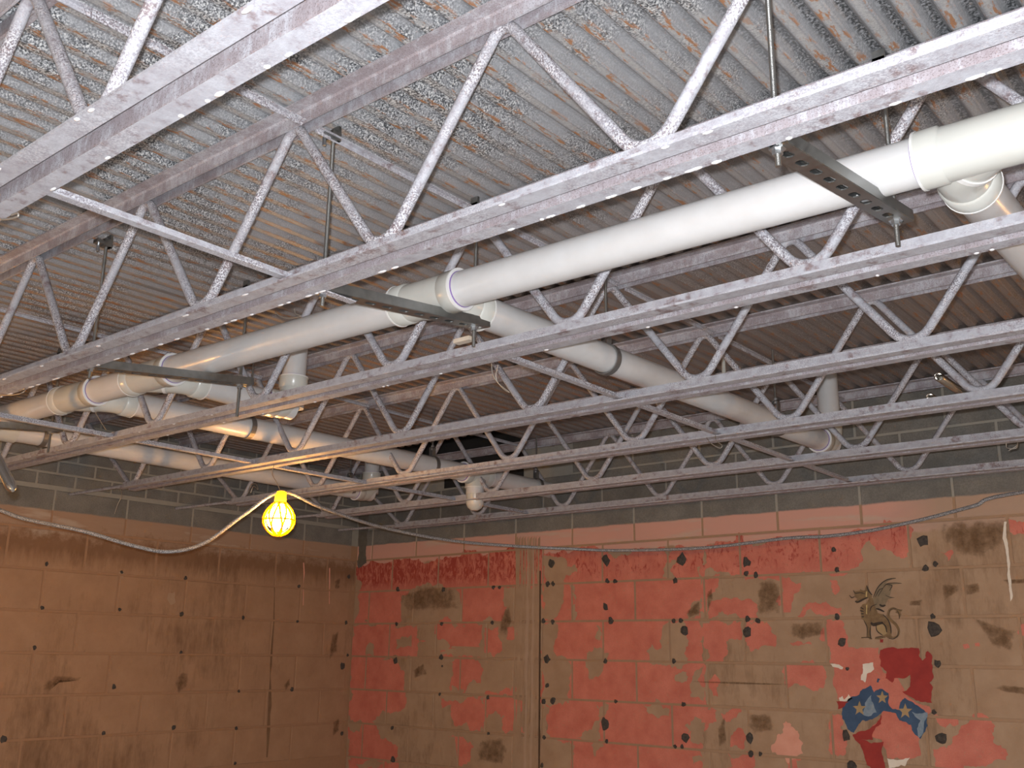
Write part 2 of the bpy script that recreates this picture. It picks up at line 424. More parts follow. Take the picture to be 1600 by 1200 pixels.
PINK += [C3(p) for p in (
 [(130,52),(600,8),(1000,-30),(1190,-60),(1210,-60),(1205,60),(1160,110),(1080,60),(950,70),(940,150),(880,190),(560,188),(530,225),(460,215),(380,215),(330,205),(220,175),(130,215)],
 [(130,215),(215,185),(210,250),(160,300),(150,380),(133,425)],
 [(170,330),(260,315),(330,330),(380,320),(412,350),(412,425),(150,425),(160,370)],
 [(540,205),(640,235),(640,260),(600,300),(590,370),(545,390)],
 [(620,410),(700,340),(770,330),(850,365),(850,405),(760,410)], [(790,220),(835,250),(830,290),(795,260)],
 [(130,445),(325,440),(330,530),(250,540),(260,590),(230,650),(130,655)],
 [(355,440),(460,440),(510,510),(505,570),(420,585),(350,540)],
 [(770,430),(850,430),(885,520),(880,590),(1000,590),(1160,585),(1165,650),(790,655),(775,560)],
 [(555,660),(750,665),(770,700),(760,780),(690,790),(570,790),(553,720)],
 [(150,760),(190,710),(220,750),(200,790),(205,830),(180,820),(170,790)],
 [(130,895),(200,900),(195,960),(150,1000),(130,1010)],
 [(215,910),(300,880),(330,900),(270,960),(230,940)], [(275,1030),(310,990),(345,1020),(345,1095),(270,1090)],
 [(790,920),(855,930),(850,1000),(880,1060),(870,1130),(795,1130)],
 [(255,1120),(390,1120),(400,1180),(360,1260),(250,1260)], [(575,1150),(640,1150),(630,1260),(580,1260)],
 [(690,145),(730,140),(725,170),(690,172)], [(580,545),(620,538),(690,545),(695,560),(600,565)])]
PINK += [C5(p) for p in (
 [(500,780),(560,800),(690,830),(690,860),(590,890),(520,840)],
 [(790,820),(940,815),(960,1000),(1060,1050),(1060,1140),(900,1190),(700,1260),(490,1250),(490,1050),(640,960),(700,900)],
 [(1160,90),(1260,40),(1260,200),(1150,150)], [(720,235),(760,228),(775,262),(730,266)], [(815,225),(850,220),(850,250),(820,250)])]
PINK += [C6(p) for p in ([(1282,262),(1380,250),(1380,335),(1330,320),(1290,315)], [(1030,390),(1080,395),(1060,425)])]
PALE = [C3([(485,1080),(560,955),(650,1070),(650,1125),(490,1120)])]
TAN = [C2(p) for p in (
 [(160,100),(280,110),(285,180),(270,245),(272,330),(235,410),(160,420)],
 [(160,440),(235,450),(215,590),(290,640),(300,860),(200,880),(160,860)],
 [(390,600),(460,570),(505,600),(500,640),(470,700),(405,745),(395,680)],
 [(700,590),(780,570),(800,450),(820,440),(905,450),(920,560),(915,660),(720,655)],
 [(910,400),(950,330),(985,340),(975,410),(920,425)], [(850,715),(910,700),(910,750),(850,745)],
 [(960,690),(1000,660),(1000,850),(930,830),(930,790)],
 [(440,870),(505,870),(490,920),(460,960),(465,1055),(330,1045),(420,1000)], [(680,870),(820,890),(820,930),(770,940)],
 [(200,880),(180,1000),(200,1040),(300,1060),(300,1260),(160,1260),(160,860)],
 [(930,960),(970,940),(1000,1000),(1000,1070),(930,1060)], [(410,1080),(480,1080),(430,1140)],
 [(900,980),(1000,960),(1000,1010),(920,1030)], [(940,1140),(1000,1150),(1000,1180),(945,1180)], [(300,245),(325,250),(330,435),(300,440)],
 [(440,455),(465,470),(470,540),(435,525)], [(280,150),(330,140),(340,180),(280,190)], [(780,215),(805,130),(860,120),(850,215)])]
TAN += [C1(p) for p in ([(330,530),(410,505),(410,570),(330,580)], [(175,570),(215,560),(215,615),(175,615)], [(620,770),(690,790),(680,805),(620,800)])]
STAIN = [C1(p) for p in ([(880,400),(920,360),(930,440),(900,500),(875,490)], [(770,1060),(880,1050),(905,1100),(880,1170),(760,1160)],
   [(365,300),(480,260),(620,270),(640,365),(400,375)], [(420,690),(470,660),(490,710),(430,730)])]
STAIN += [C3(p) for p in ([(430,235),(500,220),(530,270),(520,380),(420,400),(415,300)], [(600,450),(740,440),(750,500),(640,530),(590,500)],
   [(150,290),(175,260),(180,320),(155,375)], [(45,385),(110,330),(115,390),(60,415)], [(370,920),(480,930),(490,1000),(400,1020),(370,980)],
   [(95,748),(300,752),(550,762),(550,768),(290,762),(95,754)], [(205,990),(240,940),(250,1060),(215,1080)])]
STAIN += [C6(p) for p in ([(1040,285),(1270,275),(1275,340),(1200,400),(1120,395),(1060,350)], [(1040,515),(1100,512),(1095,540),(1060,560),(1045,575)],
   [(1125,515),(1170,510),(1180,540),(1130,550)], [(1230,900),(1270,890),(1360,900),(1360,925),(1280,915)], [(915,575),(960,570),(955,590),(915,590)], [(1270,495),(1360,490),(1360,505),(1290,510)], [(1160,640),(1310,690),(1300,760),(1230,740)])]
FN = [0]
def films(polys, name, mat, h, far=True, amp=.005, conv=wp, cut=True, parent=None, stp=.02):
    for P in polys:
        q = rough([conv(x, y) for x, y in P], amp, stp)
        FN[0] += 1; mb = film(MB(), q, h+FN[0]*2.5e-6, far, cut)
        if mb.f: mb.build(name, mat, parent or (wf if far else wl))
films(PINK, 'paint_patch', 'pink', .0007); films(PALE, 'paint_patch', 'palepink', .0009)
films(TAN, 'bare_patch', 'tan', .0011)
def soft(P, mat, h, far=True, conv=wp, name='stain_patch'):
    q = [conv(x, y) for x, y in P]; n0 = len(q); q2 = []
    for i in range(n0):
        a, b = q[i], q[(i+1) % n0]; q2 += [(a[0]+(b[0]-a[0])*k/4, a[1]+(b[1]-a[1])*k/4) for k in range(4)]
    cx = sum(p[0] for p in q2)/len(q2); cz = sum(p[1] for p in q2)/len(q2); n = len(q2); FN[0] += 1; h += FN[0]*2.5e-6
    vs = []; al = []
    for s_, a in ((1.25, 0.), (.85, .75), (.4, 1.)):
        for u, z_ in q2:
            u_, zz_ = cx+(u-cx)*s_, cz+(z_-cz)*s_; vs.append((u_, WY-h, zz_) if far else (h, u_, zz_)); al.append(a)
    vs.append((cx, WY-h, cz) if far else (h, cx, cz)); al.append(1.)
    fs = [(r*n+i, r*n+(i+1) % n, (r+1)*n+(i+1) % n, (r+1)*n+i) for r in range(2) for i in range(n)] + [(2*n+i, 2*n+(i+1) % n, 3*n) for i in range(n)]
    o = MB().add(vs, fs).build(name, mat, wf if far else wl)
    at_ = o.data.attributes.new('fade', 'FLOAT', 'POINT'); at_.data.foreach_set('value', al)
    return o
for P in STAIN: soft(P, 'softstain', .0014)
# brush-streaked strip, dark control joint, bare strip in the corner, white drip
for i in range(9):
    x0 = 806+i*4.4
    films([[(x0, 842), (x0+random.uniform(1.5, 4), 838), (x0-4+random.uniform(1, 4), 1215), (x0-5, 1215)]], 'stain_patch', random.choice(['tan', 'tan', 'tan2']), .0013, amp=.0008, cut=False, stp=.1)
p0, p1 = wp(845.5, 690), wp(841, 1230)
MB().box((p0[0]-.0055, WY-.0016, .7), (p0[0]+.0055, WY+.002, 2.06)).build('control_joint', 'caulk', wf)
films([[(559, 795), (575, 795), (573, 880), (560, 888)]], 'bare_strip', 'greystrip', .0013, amp=.002, cut=False)
films([[(1569, 815), (1573, 815), (1576, 860), (1582, 935), (1579, 940), (1574, 880)]], 'paint_drip', 'murwhite', .0015, amp=.001, cut=False)
# stains of the left wall
LC = crop(0, 700, 2.4)
LST = [LC(p) for p in ([(165,890),(210,855),(300,862),(290,872),(220,870),(190,905),(165,905)], [(665,860),(690,842),(705,850),(700,890),(670,915),(660,890)], [(1065,890),(1085,865),(1088,885),(1070,910)],
  [(1245,700),(1268,690),(1260,760),(1235,790)], [(1255,500),(1275,490),(1272,525),(1255,530)], [(1250,1030),(1272,1010),(1268,1060),(1248,1080)])]
for P in LST: soft(P, 'softstain', .0014, False, lp)
films([LC([(630,545),(655,540),(658,580),(640,590)]), LC([(445,465),(465,462),(462,490),(447,492)])], 'bare_patch', 'tan', .0009, False, .003, lp)
films([LC([(1030,470),(1033,470),(1003,1160),(998,1160)])], 'stain_patch', 'stain', .0009, False, .001, lp, stp=.2)
films([LC([(1136,430),(1140,430),(1138,590),(1135,590)]), LC([(1233,450),(1238,450),(1236,585),(1233,585)])], 'paint_drip', 'palepink', .0009, False, .001, lp, stp=.2)
# old adhesive dabs
def dab(wall, u, z, r, far):
    n = 9; rings = []
    rad = [r*random.uniform(.65, 1.15) for _ in range(n)]
    for s_, h in ((1, -.002), (.85, .0045), (.45, .007)):
        rings.append([(u+rad[k]*s_*math.cos(2*math.pi*k/n), z+1.15*rad[k]*s_*math.sin(2*math.pi*k/n), h) for k in range(n)])
    R3 = [[(a, WY-h, b) if far else (h, a, b) for a, b, h in rg] for rg in rings]
    if not far: R3 = [list(reversed(rg)) for rg in R3]
    MB().loft(R3).build('adhesive_dab', 'dab', wall)
FD = [(862,880,9),(947,876,11),(1065,874,13),(946,948,8),(1070,985,11),(946,1131,12),(1071,1152,10),(855,1030,9),(1166,878,10),(1168,988,11),(1171,1153,10),(1316,1004,10),(1442,845,11),(1459,985,15),(1471,1155,11),
 (618,1033,7),(689,1027,5),(614,1187,7),(622,920,5),(693,921,5),(620,975,4),(690,975,4),(771,918,4),(781,918,4),(769,973,4),(856,912,6),(864,912,5),(949,908,5),(961,908,5),(954,970,7),(1055,907,6),(1053,970,5),(1064,970,6),
 (849,970,5),(864,972,5),(946,1033,5),(1053,1033,5),(855,1071,5),(849,1096,6),(864,1095,7),(962,1096,4),(1068,1101,5),(850,1152,4),(948,1158,4),(1055,1166,4),(1066,1166,4),(847,1196,5),(1166,896,6),(1181,898,6),(1168,967,6),(1184,970,6),
 (1308,964,6),(1308,890,5),(1446,888,7),(1461,881,6),(1457,963,5),(1464,1037,7),(1459,1113,5),(1322,1150,10),(1331,1196,9),(1173,1178,6),(1188,1178,4),(1070,1100,3),(687,1085,3),(763,1090,4),(613,1137,4),(763,1146,3),(691,1041,2),(1303,859,5),(1324,1045,4)]
for x, y, r in FD:
    p = wp(x, y); d = (at(x, y, 1, WY)-CAM).length; dab(wf, p[0], p[1], r*d/F*.76, True)
LD = [(73,881,4),(190,894,3.5),(290,903,4),(66,950,4),(187,952,4),(284,959,5),(380,965,4),(467,916,4),(465,971,3),(54,1012,4),(283,1019,3.5),(178,1073,5),(456,1077,5),(162,1145,4.5),(271,1137,5.5),(369,1138,4),(373,1080,3),(367,1193,3.5),(545,901,5),(535,1040,7),(543,1024,3),(541,973,4),(534,1146,5),(6,1155,7)]
for x, y, r in LD:
    p = lp(x, y); d = (at(x, y, 0, 0)-CAM).length; dab(wl, p[0], p[1], r*d/F*.7, False)
# ------------------------------------------------------------------ the mural and the dragon
CM = crop(1260, 870, 1200/330)
def pfilm(name, P, mat, h, parent, amp=.0025, cm=CM, stp=.02):
    q = rough([wp(x, y) for x, y in cm(P)], amp, stp); return film(MB(), q, h, True, False).build(name, mat, parent)
c0 = wp(1385, 1100)
mur = empty('wall_mural', (c0[0], WY, c0[1])); tag(mur, 'peeling painted crest of red, blue and white with three tan stars on the far wall', 'mural')
pfilm('pink_ground', [(135,520),(410,515),(420,600),(440,660),(520,690),(560,780),(700,850),(710,880),(690,900),(640,1040),(650,1130),(460,1145),(430,1040),(310,1030),(430,890),(250,820),(180,810),(150,700)], 'pink', .0014, mur)
pfilm('red_field', [(420,530),(520,522),(640,520),(640,560),(660,590),(690,535),(715,560),(722,690),(700,715),(720,740),(715,830),(650,825),(600,800),(545,765),(590,735),(590,670),(500,690),(490,715),(450,690),(455,650),(420,620),(415,570)], 'murred', .0018, mur)
pfilm('blue_arch', [(205,860),(365,730),(385,770),(430,750),(468,775),(465,830),(490,865),(530,870),(535,825),(560,800),(640,850),(690,890),(690,960),(650,1035),(600,985),(595,955),(530,930),(510,890),(440,875),(380,920),(270,1000),(235,980),(205,920)], 'murblue', .0018, mur)
pfilm('pale_wash', [(370,785),(388,860),(400,885),(340,905),(320,895)], 'murpale', .0021, mur)
pfilm('pale_wash', [(600,880),(690,885),(665,1000),(640,1030),(650,930)], 'murpale', .0021, mur)
pfilm('red_stripe', [(262,1010),(430,885),(425,950),(375,1010),(380,1040),(310,1035),(370,1060),(440,1050),(455,1220),(380,1220),(330,1130)], 'murred', .0019, mur)
pfilm('red_stripe', [(170,822),(240,825),(200,860),(180,865)], 'murred', .0019, mur)
pfilm('white_flake', [(320,610),(380,600),(385,640),(345,665),(335,715),(310,700),(322,650)], 'murwhite', .0018, mur)
pfilm('white_flake', [(185,800),(205,790),(215,812),(240,780),(265,805),(240,822),(190,822)], 'murwhite', .0018, mur)
pfilm('white_flake', [(135,608),(185,612),(210,628),(205,640),(150,625)], 'murwhite', .0018, mur)
pfilm('white_flake', [(460,1145),(590,1140),(560,1190),(470,1200)], 'murwhite', .0018, mur)
pfilm('blue_flake', [(405,690),(422,695),(410,715),(400,712)], 'murblue', .0019, mur)
for cx, cy, R in ((303,862,44), (432,800,38), (562,878,46)):
    pts = [(cx+(R if k % 2 == 0 else R*.42)*math.sin(k*math.pi/5)*.92, cy-(R if k % 2 == 0 else R*.42)*math.cos(k*math.pi/5)) for k in range(10)]
    pfilm('star', pts, 'star', .0024, mur, .0008)
CDn = crop(1320, 890, 10)
c0 = wp(1375, 997)
drg = empty('dragon_emblem', (c0[0], WY, c0[1])); tag(drg, 'small bronze painted seated dragon with raised wing and curled tail above the crest', 'emblem')
def dfilm(n_, P, m_, h_): return pfilm(n_, P, m_, h_, drg, .0007, CDn, .012)
def dstroke(n_, P, wd, m_, h_):             # brush stroke of varying width along a line (crop pixels)
    Q = spline([Vector((x, y, 0)) for x, y in P], 5); L = []; R_ = []
    for i, q in enumerate(Q):
        t = (Q[min(i+1, len(Q)-1)]-Q[max(i-1, 0)]).normalized(); nn = Vector((-t.y, t.x, 0))
        ww = wd*(.25+.75*math.sin(math.pi*(.12+.76*i/(len(Q)-1))))/2
        L.append((q+nn*ww)[:2]); R_.append((q-nn*ww)[:2])
    q = [wp(x, y) for x, y in CDn(L+R_[::-1])]; return film(MB(), q, h_, True, False).build(n_, m_, drg)
dfilm('body', [(240,600),(280,545),(330,530),(370,470),(400,430),(440,450),(470,560),(520,680),(600,700),(670,770),(715,870),(735,960),(730,1040),(790,1060),(700,1080),(640,1050),(560,1090),(470,1085),(480,1055),(600,1035),(520,990),(490,920),(490,870),(420,870),(400,900),(405,1050),(425,1090),(385,1090),(370,1060),(260,1075),(260,1055),(345,1050),(345,900),(300,800),(260,760)], 'bronze', .0016)
dfilm('head', [(135,320),(160,340),(240,330),(240,305),(290,330),(320,320),(345,235),(365,300),(385,340),(430,420),(400,470),(370,440),(215,510),(190,535),(165,490),(200,460),(160,430),(150,380)], 'bronze', .0018)
dfilm('wing', [(440,440),(490,310),(560,220),(650,150),(720,130),(800,132),(740,150),(680,180),(640,210),(760,205),(900,215),(760,235),(730,290),(720,360),(700,420),(770,440),(680,460),(640,540),(560,600),(430,640),(400,640),(420,560)], 'wing', .0015)
dfilm('collar', [(335,340),(355,340),(350,430),(330,425)], 'gold', .0022); dfilm('collar', [(335,560),(355,545),(350,700),(335,690)], 'gold', .0022)
dfilm('haunch', [(500,880),(560,850),(620,860),(655,920),(660,1000),(600,1030),(540,1000),(500,950)], 'star', .002)
dstroke('tail', [(760,1070),(830,1030),(845,950),(800,860),(720,790),(680,720),(700,640),(760,605),(820,630),(890,640)], 46, 'bronze', .0017)
dfilm('tail_tip', [(820,620),(905,625),(870,670),(885,700),(850,775),(840,690),(790,670)], 'bronze', .0019)
for P, wd in (([(165,500),(215,505),(290,465),(360,435)], 30), ([(135,325),(170,370),(250,360),(330,385)], 14), ([(345,250),(375,330),(430,400)], 22), ([(450,430),(520,280),(640,170),(800,135)], 16), ([(480,430),(540,320),(600,290)], 12), ([(520,420),(640,240),(760,210),(890,215)], 12),
   ([(640,230),(740,250),(700,330)], 14), ([(640,400),(700,430),(780,440)], 10), ([(400,650),(420,580),(500,540)], 14), ([(545,545),(590,570),(640,555)], 34), ([(490,610),(550,625),(620,660)], 30), ([(250,590),(300,620)], 18), ([(240,640),(300,655)], 18), ([(255,690),(300,690)], 18), ([(265,740),(305,735)], 16),
   ([(410,830),(450,860),(520,845),(600,830)], 52), ([(600,700),(680,790),(720,900),(725,1000)], 18), ([(590,830),(640,890),(660,980)], 22), ([(405,880),(400,1000),(415,1080)], 16), ([(490,880),(510,960),(600,1030)], 16), ([(260,1065),(380,1062),(430,1085)], 12), ([(480,1060),(560,1050),(640,1060)], 12), ([(300,790),(350,900),(350,1050)], 12),
   ([(820,635),(850,700),(855,770)], 12), ([(690,720),(705,640),(770,610),(890,640)], 10), ([(840,960),(830,1030),(770,1080),(690,1075)], 14), ([(75,400),(110,440),(160,420)], 14)):
    dstroke('ink_line', P, wd, 'ink', .0026)
dfilm('red_mark', [(550,1090),(605,1090),(600,1140),(555,1140)], 'murred', .0022)
# ================================================================== CEILING DECK
ceil_ = empty('ceiling', (0, 0, ZD)); struct(ceil_, 'corrugated steel deck ceiling, grey and rust flecked', 'ceiling')
PITCH = .0614; X0 = 4.553-PITCH*75.5         # lower flat centred on X0 + k*PITCH
prof = [(-.5, 0), (-.33, 0), (-.27, .0025), (-.19, .011), (-.12, .0148), (0, .0162), (.12, .0148), (.19, .011), (.27, .0025), (.33, 0)]
def deck_sheet(k0, k1, ya, yb, dz, hole=None):
    mb = MB(); xs = []
    for k in range(k0, k1):
        for a, h in prof: xs.append((X0+(k+1+a-.0)*PITCH-.5*PITCH, h))
    xs.append((X0+(k1+.5)*PITCH-.5*PITCH, 0))
    xs = [(max(x, -.02), h) for x, h in xs]
    ys = [ya, yb] if not hole else [ya, hole[2], yb]
    vs = [(x, y, ZD+h+dz) for y in ys for x, h in xs] + [(x, y, ZD+h+dz+.0015) for y in ys for x, h in xs]
    n = len(xs); fs = []; T = n*len(ys)
    for j in range(len(ys)-1):
        for i in range(n-1):
            if hole and j == 1 and hole[0] < xs[i][0] < hole[1]: continue
            a = j*n+i
            if xs[i+1][0]-xs[i][0] < 1e-6 and xs[i+1][1] == xs[i][1]: continue
            fs.append((a, a+n, a+n+1, a+1)); fs.append((T+a, T+a+1, T+a+n+1, T+a+n))
    for j, flip in ((0, 0), (len(ys)-1, 1)):
        for i in range(n-1):
            a = j*n+i; q = (a, a+1, T+a+1, T+a); fs.append(q[::-1] if flip else q)
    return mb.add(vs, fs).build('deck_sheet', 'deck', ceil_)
HOLE = (.80, 1.62, 4.0)
k = 0
while k < 121:
    k1 = min(k+10, 121)
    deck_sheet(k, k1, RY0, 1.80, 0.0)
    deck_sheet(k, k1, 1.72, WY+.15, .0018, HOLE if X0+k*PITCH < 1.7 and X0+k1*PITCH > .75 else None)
    k = k1
sh = MB()
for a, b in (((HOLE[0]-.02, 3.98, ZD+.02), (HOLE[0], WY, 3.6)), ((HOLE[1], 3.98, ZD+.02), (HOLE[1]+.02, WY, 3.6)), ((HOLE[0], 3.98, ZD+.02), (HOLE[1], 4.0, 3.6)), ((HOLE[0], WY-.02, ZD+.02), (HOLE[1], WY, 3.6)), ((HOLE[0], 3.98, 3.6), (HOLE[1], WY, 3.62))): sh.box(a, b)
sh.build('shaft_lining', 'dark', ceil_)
MB().box((.78, WY+.001, 2.60), (1.42, WY+.004, 2.80)).build('opening_shade_panel', 'dark', wf)  # flat panel; the opening's unlit depth is painted as near-black
# ================================================================== BAR JOISTS
YC = [0.6346, 1.2329, 1.8561, 2.4892, 3.1109, 3.7191, 4.3124]
ZB = 2.345; LW, GP, TH = .0345, .0142, .005     # leg width, half gap, thickness
NODE = .614; XE = 6.9
def angle_prof(s, zc, upw):                  # s = side (+1 far), zc = heel height, upw = vertical leg direction
    f = .004
    P = [(0, 0), (LW, 0), (LW, TH), (TH+f, TH), (TH, TH+f), (TH, LW), (0, LW)]
    return [(s*(GP+a), zc+upw*b) for a, b in P]
lab = ['nearest bar joist, its big pale bottom chord crossing the upper left corner', 'second bar joist from the camera, running just in front of the large white pipe',
       'bar joist just behind the large white pipe, its webs ending below the pipe', 'fourth bar joist from the camera, the yellow work lamp wired under it',
       'fifth bar joist from the camera, above and behind the yellow work lamp', 'sixth bar joist, second nearest to the far painted wall', 'bar joist closest to the far painted wall']
JO = []
ZN0, ZN1 = ZB+.022, ZD-.022
def web_path(yc):
    P = [(.10, yc, ZN1-.002)]; k = 1
    while k*NODE < XE:
        P += [(k*NODE, yc, ZN0-.018), ((k+.5)*NODE, yc, ZN1+.012)]; k += 1
    return fillet(P, [(.055 if i % 2 == 0 else .03) for i in range(len(P)-2)], 7)
web_me = None
for j, yc in enumerate(YC):
    e = empty('bar_joist', (0, yc, ZB)); tag(e, lab[j], 'joist', 'steel bar joists under the deck'); JO.append(e)
    x_end = .56
    for s_ in (-1, 1):
        bc = MB().ext([(yc+a, b) for a, b in angle_prof(s_, ZB, 1)], x_end, XE, 0).build('bottom_chord', 'chord', e)
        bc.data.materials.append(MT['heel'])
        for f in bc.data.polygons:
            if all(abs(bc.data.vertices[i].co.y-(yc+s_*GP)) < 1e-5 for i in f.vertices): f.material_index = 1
        MB().ext([(yc+a, b) for a, b in angle_prof(s_, ZD-.001, -1)], .0, XE, 0).build('top_chord', 'topchord', e)
    MB().tube(web_path(yc), .0118, 10).build('web_bar', 'web', e, True)
    MB().tube([(.012, yc, ZB+.028), (.70, yc, ZB+.020)], .008, 8).build('end_tie', 'web', e, True)
    MB().box((.004, yc-.05, ZD-.065), (.11, yc-.012, ZD-.058)).box((.004, yc+.012, ZD-.065), (.11, yc+.05, ZD-.058)).box((.004, yc-.017, ZD-.06), (.11, yc-.011, ZD-.002)).box((.004, yc+.011, ZD-.06), (.11, yc+.017, ZD-.002)).build('bearing_seat', 'chord', e)
    if j < 3:                                # set paint drips along the chord edges
        mb = MB(); rnd = random.Random(j)
        for i in range((70, 80, 20)[j]):
            x = rnd.uniform(1.0, 4.9); side = rnd.choice([-1, 1, 1]); a = rnd.uniform(.004, .014)*(1 if j < 2 else .6); b = rnd.uniform(.003, .005)
            y = yc+side*(GP+LW-.004); h = .0022
            n = 8; rings = [[(x+a*q*math.cos(t*math.pi/4), y+b*q*math.sin(t*math.pi/4), ZB-h*hh) for t in range(n)][::-1] for q, hh in ((1, -.3), (.85, .6), (.4, 1))]
            mb.loft(rings)
        d = mb.build('paint_drips', 'drip', e, True); d['kind'] = 'stuff'
v = at(1286, 137, 1, YC[2]-GP-.0065)
MB().box((v.x-.017, YC[2]-GP-.0085, ZD-.038), (v.x+.017, YC[2]-GP-.0048, ZD-.008)).build('weld_plate', 'strut', JO[2])
# horizontal bridging between neighbouring joists
def bridge(x, j, top, label, stub=0):
    ya, yb = YC[j]+GP+TH, YC[j+1]-GP-TH
    if stub: yb = ya+stub
    if top: z0 = ZD-.030; P = [(x, z0), (x+.013, z0), (x+.013, z0-.003), (x+.003, z0-.003), (x+.003, z0-.013), (x, z0-.013)]
    else: z0 = ZB+.008; P = [(x, z0), (x+.020, z0), (x+.020, z0+.003), (x+.003, z0+.003), (x+.003, z0+.020), (x, z0+.020)]
    m_ = MB()
    rings = [[(a, y, b) for a, b in P] for y in (ya, yb)]; m_.loft(rings)
    o = m_.build('bridging_bar', 'web'); return tag(o, label, 'bridging', 'bridging angles between joists')
nm = ['nearest joist', 'second joist', 'third joist', 'fourth joist', 'fifth joist', 'sixth joist', 'last joist']
for j in range(6):
    bridge(3.425, j, False, f'low bridging angle mid frame, {nm[j]} to {nm[j+1]}' if j != 1 else 'cut stub of bridging angle on the second joist beside the middle channel', .13 if j == 1 else 0)
    bridge(3.425, j, True, f'high bridging angle under the deck mid frame, {nm[j]} to {nm[j+1]}')
    if j > 0:
        bridge(1.60, j, False, f'low bridging angle nearer the left wall, {nm[j]} to {nm[j+1]}')
        bridge(1.60, j, True, f'high bridging angle nearer the left wall, {nm[j]} to {nm[j+1]}')
# ================================================================== DRAIN PIPES
PR = .0448; PY = 1.675
def pz(x): return 2.450 + (4.5-x)*.0105
def cyl(a, b, r, n=32): return MB().tube([a, b], r, n)
def ring(parent, p, d, r, ln, name, mat):
    d = Vector(d).normalized(); p = Vector(p); return MB().tube([p-d*ln/2, p+d*ln/2], r, 32).build(name, mat, parent, False)
def smooth_sides(o):                         # flat caps, smooth barrel
    for f in o.data.polygons: f.use_smooth = len(f.vertices) == 4
    return o
mp = empty('main_drain_pipe', (3, PY, 2.45)); tag(mp, 'long large white plastic drain pipe with wye fittings carried on the steel channels', 'pipe')
XL = .78
path = [(6.9, PY, pz(6.9)), (XL+.05, PY, pz(.83))]
smooth_sides(MB().tube(path, PR, 36).build('pipe', 'pvc', mp))
def hub(parent, p, d, r=PR, prim=True):      # socket: sleeve, white rim, purple primer line; d = direction out of the fitting
    d = Vector(d).normalized(); p = Vector(p)
    h = MB().tube([p-d*.045, p-d*.040, p], [r+.003, r+.0078, r+.0078], 36).build('hub', 'fit', parent); smooth_sides(h)
    smooth_sides(MB().tube([p-d*.003, p+d*.0015], r+.0090, 36).build('rim', 'rim', h))
    if prim: smooth_sides(MB().tube([p+d*.0005, p+d*.0045], r+.0012, 36).build('primer_line', 'primer', h))
    return h
def wye(parent, xa, xb, xc, xbr, hubs=(1, 1)):
    """fitting on the main between xa and xb; branch leaves at xc towards xbr at 45 degrees, then turns to +Y"""
    f = MB().tube([(xa, PY, pz(xa)), (xb, PY, pz(xb))], PR+.0045, 36).build('wye_fitting', 'fit', parent); smooth_sides(f)
    hub(parent, (xb, PY, pz(xb)), (1, 0, 0)); hub(parent, (xa, PY, pz(xa)), (-1, 0, 0))
    z = pz(xc); dy = abs(xbr-xc)
    P = fillet([(xc, PY, z), (xbr, PY+dy, z), (xbr, PY+dy+.075, z)], .06, 8)
    smooth_sides(MB().tube(P, PR+.0035, 32).build('branch_elbow', 'fit', parent))
    a = Vector((xc, PY, z)).lerp(Vector((xbr, PY+dy, z)), .60)
    ring(parent, a, (xbr-xc, dy, 0), PR+.006, .010, 'rim', 'rim')
    hub(parent, (xbr, PY+dy+.085, z), (0, 1, 0)); return (xbr, PY+dy+.07, z)
BA = wye(mp, 4.585, 4.86, 4.70, 4.63)
BB = wye(mp, 3.275, 3.492, 3.35, 3.42)
BC = wye(mp, 1.985, 2.238, 2.06, 2.145)
BD = wye(mp, 1.49, 1.755, 1.58, 1.675)
q = fillet([(XL+.16, PY, pz(.9)), (XL, PY, pz(.8)), (XL, PY+.16, pz(.8))], .07, 8)
smooth_sides(MB().tube(q, PR+.006, 32).build('end_elbow', 'fit', mp))
def branch(label, pts, caps=(), rad=.062):
    e = empty('branch_drain_pipe', pts[0]); tag(e, label, 'pipe', 'branch drain pipes')
    for a, b in zip(pts[:-1], pts[1:]):
        smooth_sides(MB().tube([a, b], PR*.985, 32).build('pipe', 'pvc', e))
    for i in range(1, len(pts)-1):
        c = Vector(pts[i]); u = (Vector(pts[i-1])-c).normalized(); v = (Vector(pts[i+1])-c).normalized()
        P = fillet([c+u*.115, c, c+v*.115], rad, 9)
        el = MB().tube(P, PR+.004, 32).build('elbow', 'fit', e); smooth_sides(el)
        for d in (u, v): hub(e, c+d*.118, d)
    return e
zb = BA[2]; branch('branch drain pipe leaving the frame at the right edge below the large fitting', [BA, (4.66, 4.44, zb)])
zb = BB[2]; bB = branch('long diagonal branch drain pipe behind the middle channel with an upturned far end', [BB, (3.475, 4.0, zb+.008), (3.475, 4.0, ZD+.01)])
zb = BC[2]; bC = branch('short branch drain pipe turning up at an elbow left of the middle', [BC, (2.15, 2.22, zb-.01), (2.15, 2.22, ZD+.01)])
zb = BD[2]; bD = branch('branch drain pipe running to the dark opening by the far wall with a capped drop', [BD, (1.735, 4.33, zb)])
bE = branch('lowest left branch drain pipe along the left wall turning up near the corner', [(XL, PY+.14, pz(.8)), (.80, 3.86, pz(.8)-.005), (.80, 3.86, ZD+.01)])
# tee with capped drop on the branch to the opening
ty = 3.73; tx = 1.72; tz = BD[2]
smooth_sides(MB().tube([(tx-.001, ty-.085, tz), (tx+.001, ty+.085, tz)], PR+.006, 32).build('tee_fitting', 'fit', bD))
for s_ in (-1, 1): hub(bD, (tx, ty+s_*.095, tz), (0, s_, 0))
smooth_sides(MB().tube([(tx, ty, tz), (tx, ty, tz-.10)], PR+.002, 32).build('drop_pipe', 'pvc', bD)); hub(bD, (tx, ty, tz-.068), (0, 0, -1))
smooth_sides(MB().tube([(tx, ty, tz-.085), (tx, ty, tz-.150), (tx, ty, tz-.170), (tx, ty, tz-.182)], [PR, PR+.0, PR*.78, PR*.35], 32).build('drop_cap', 'fit', bD))
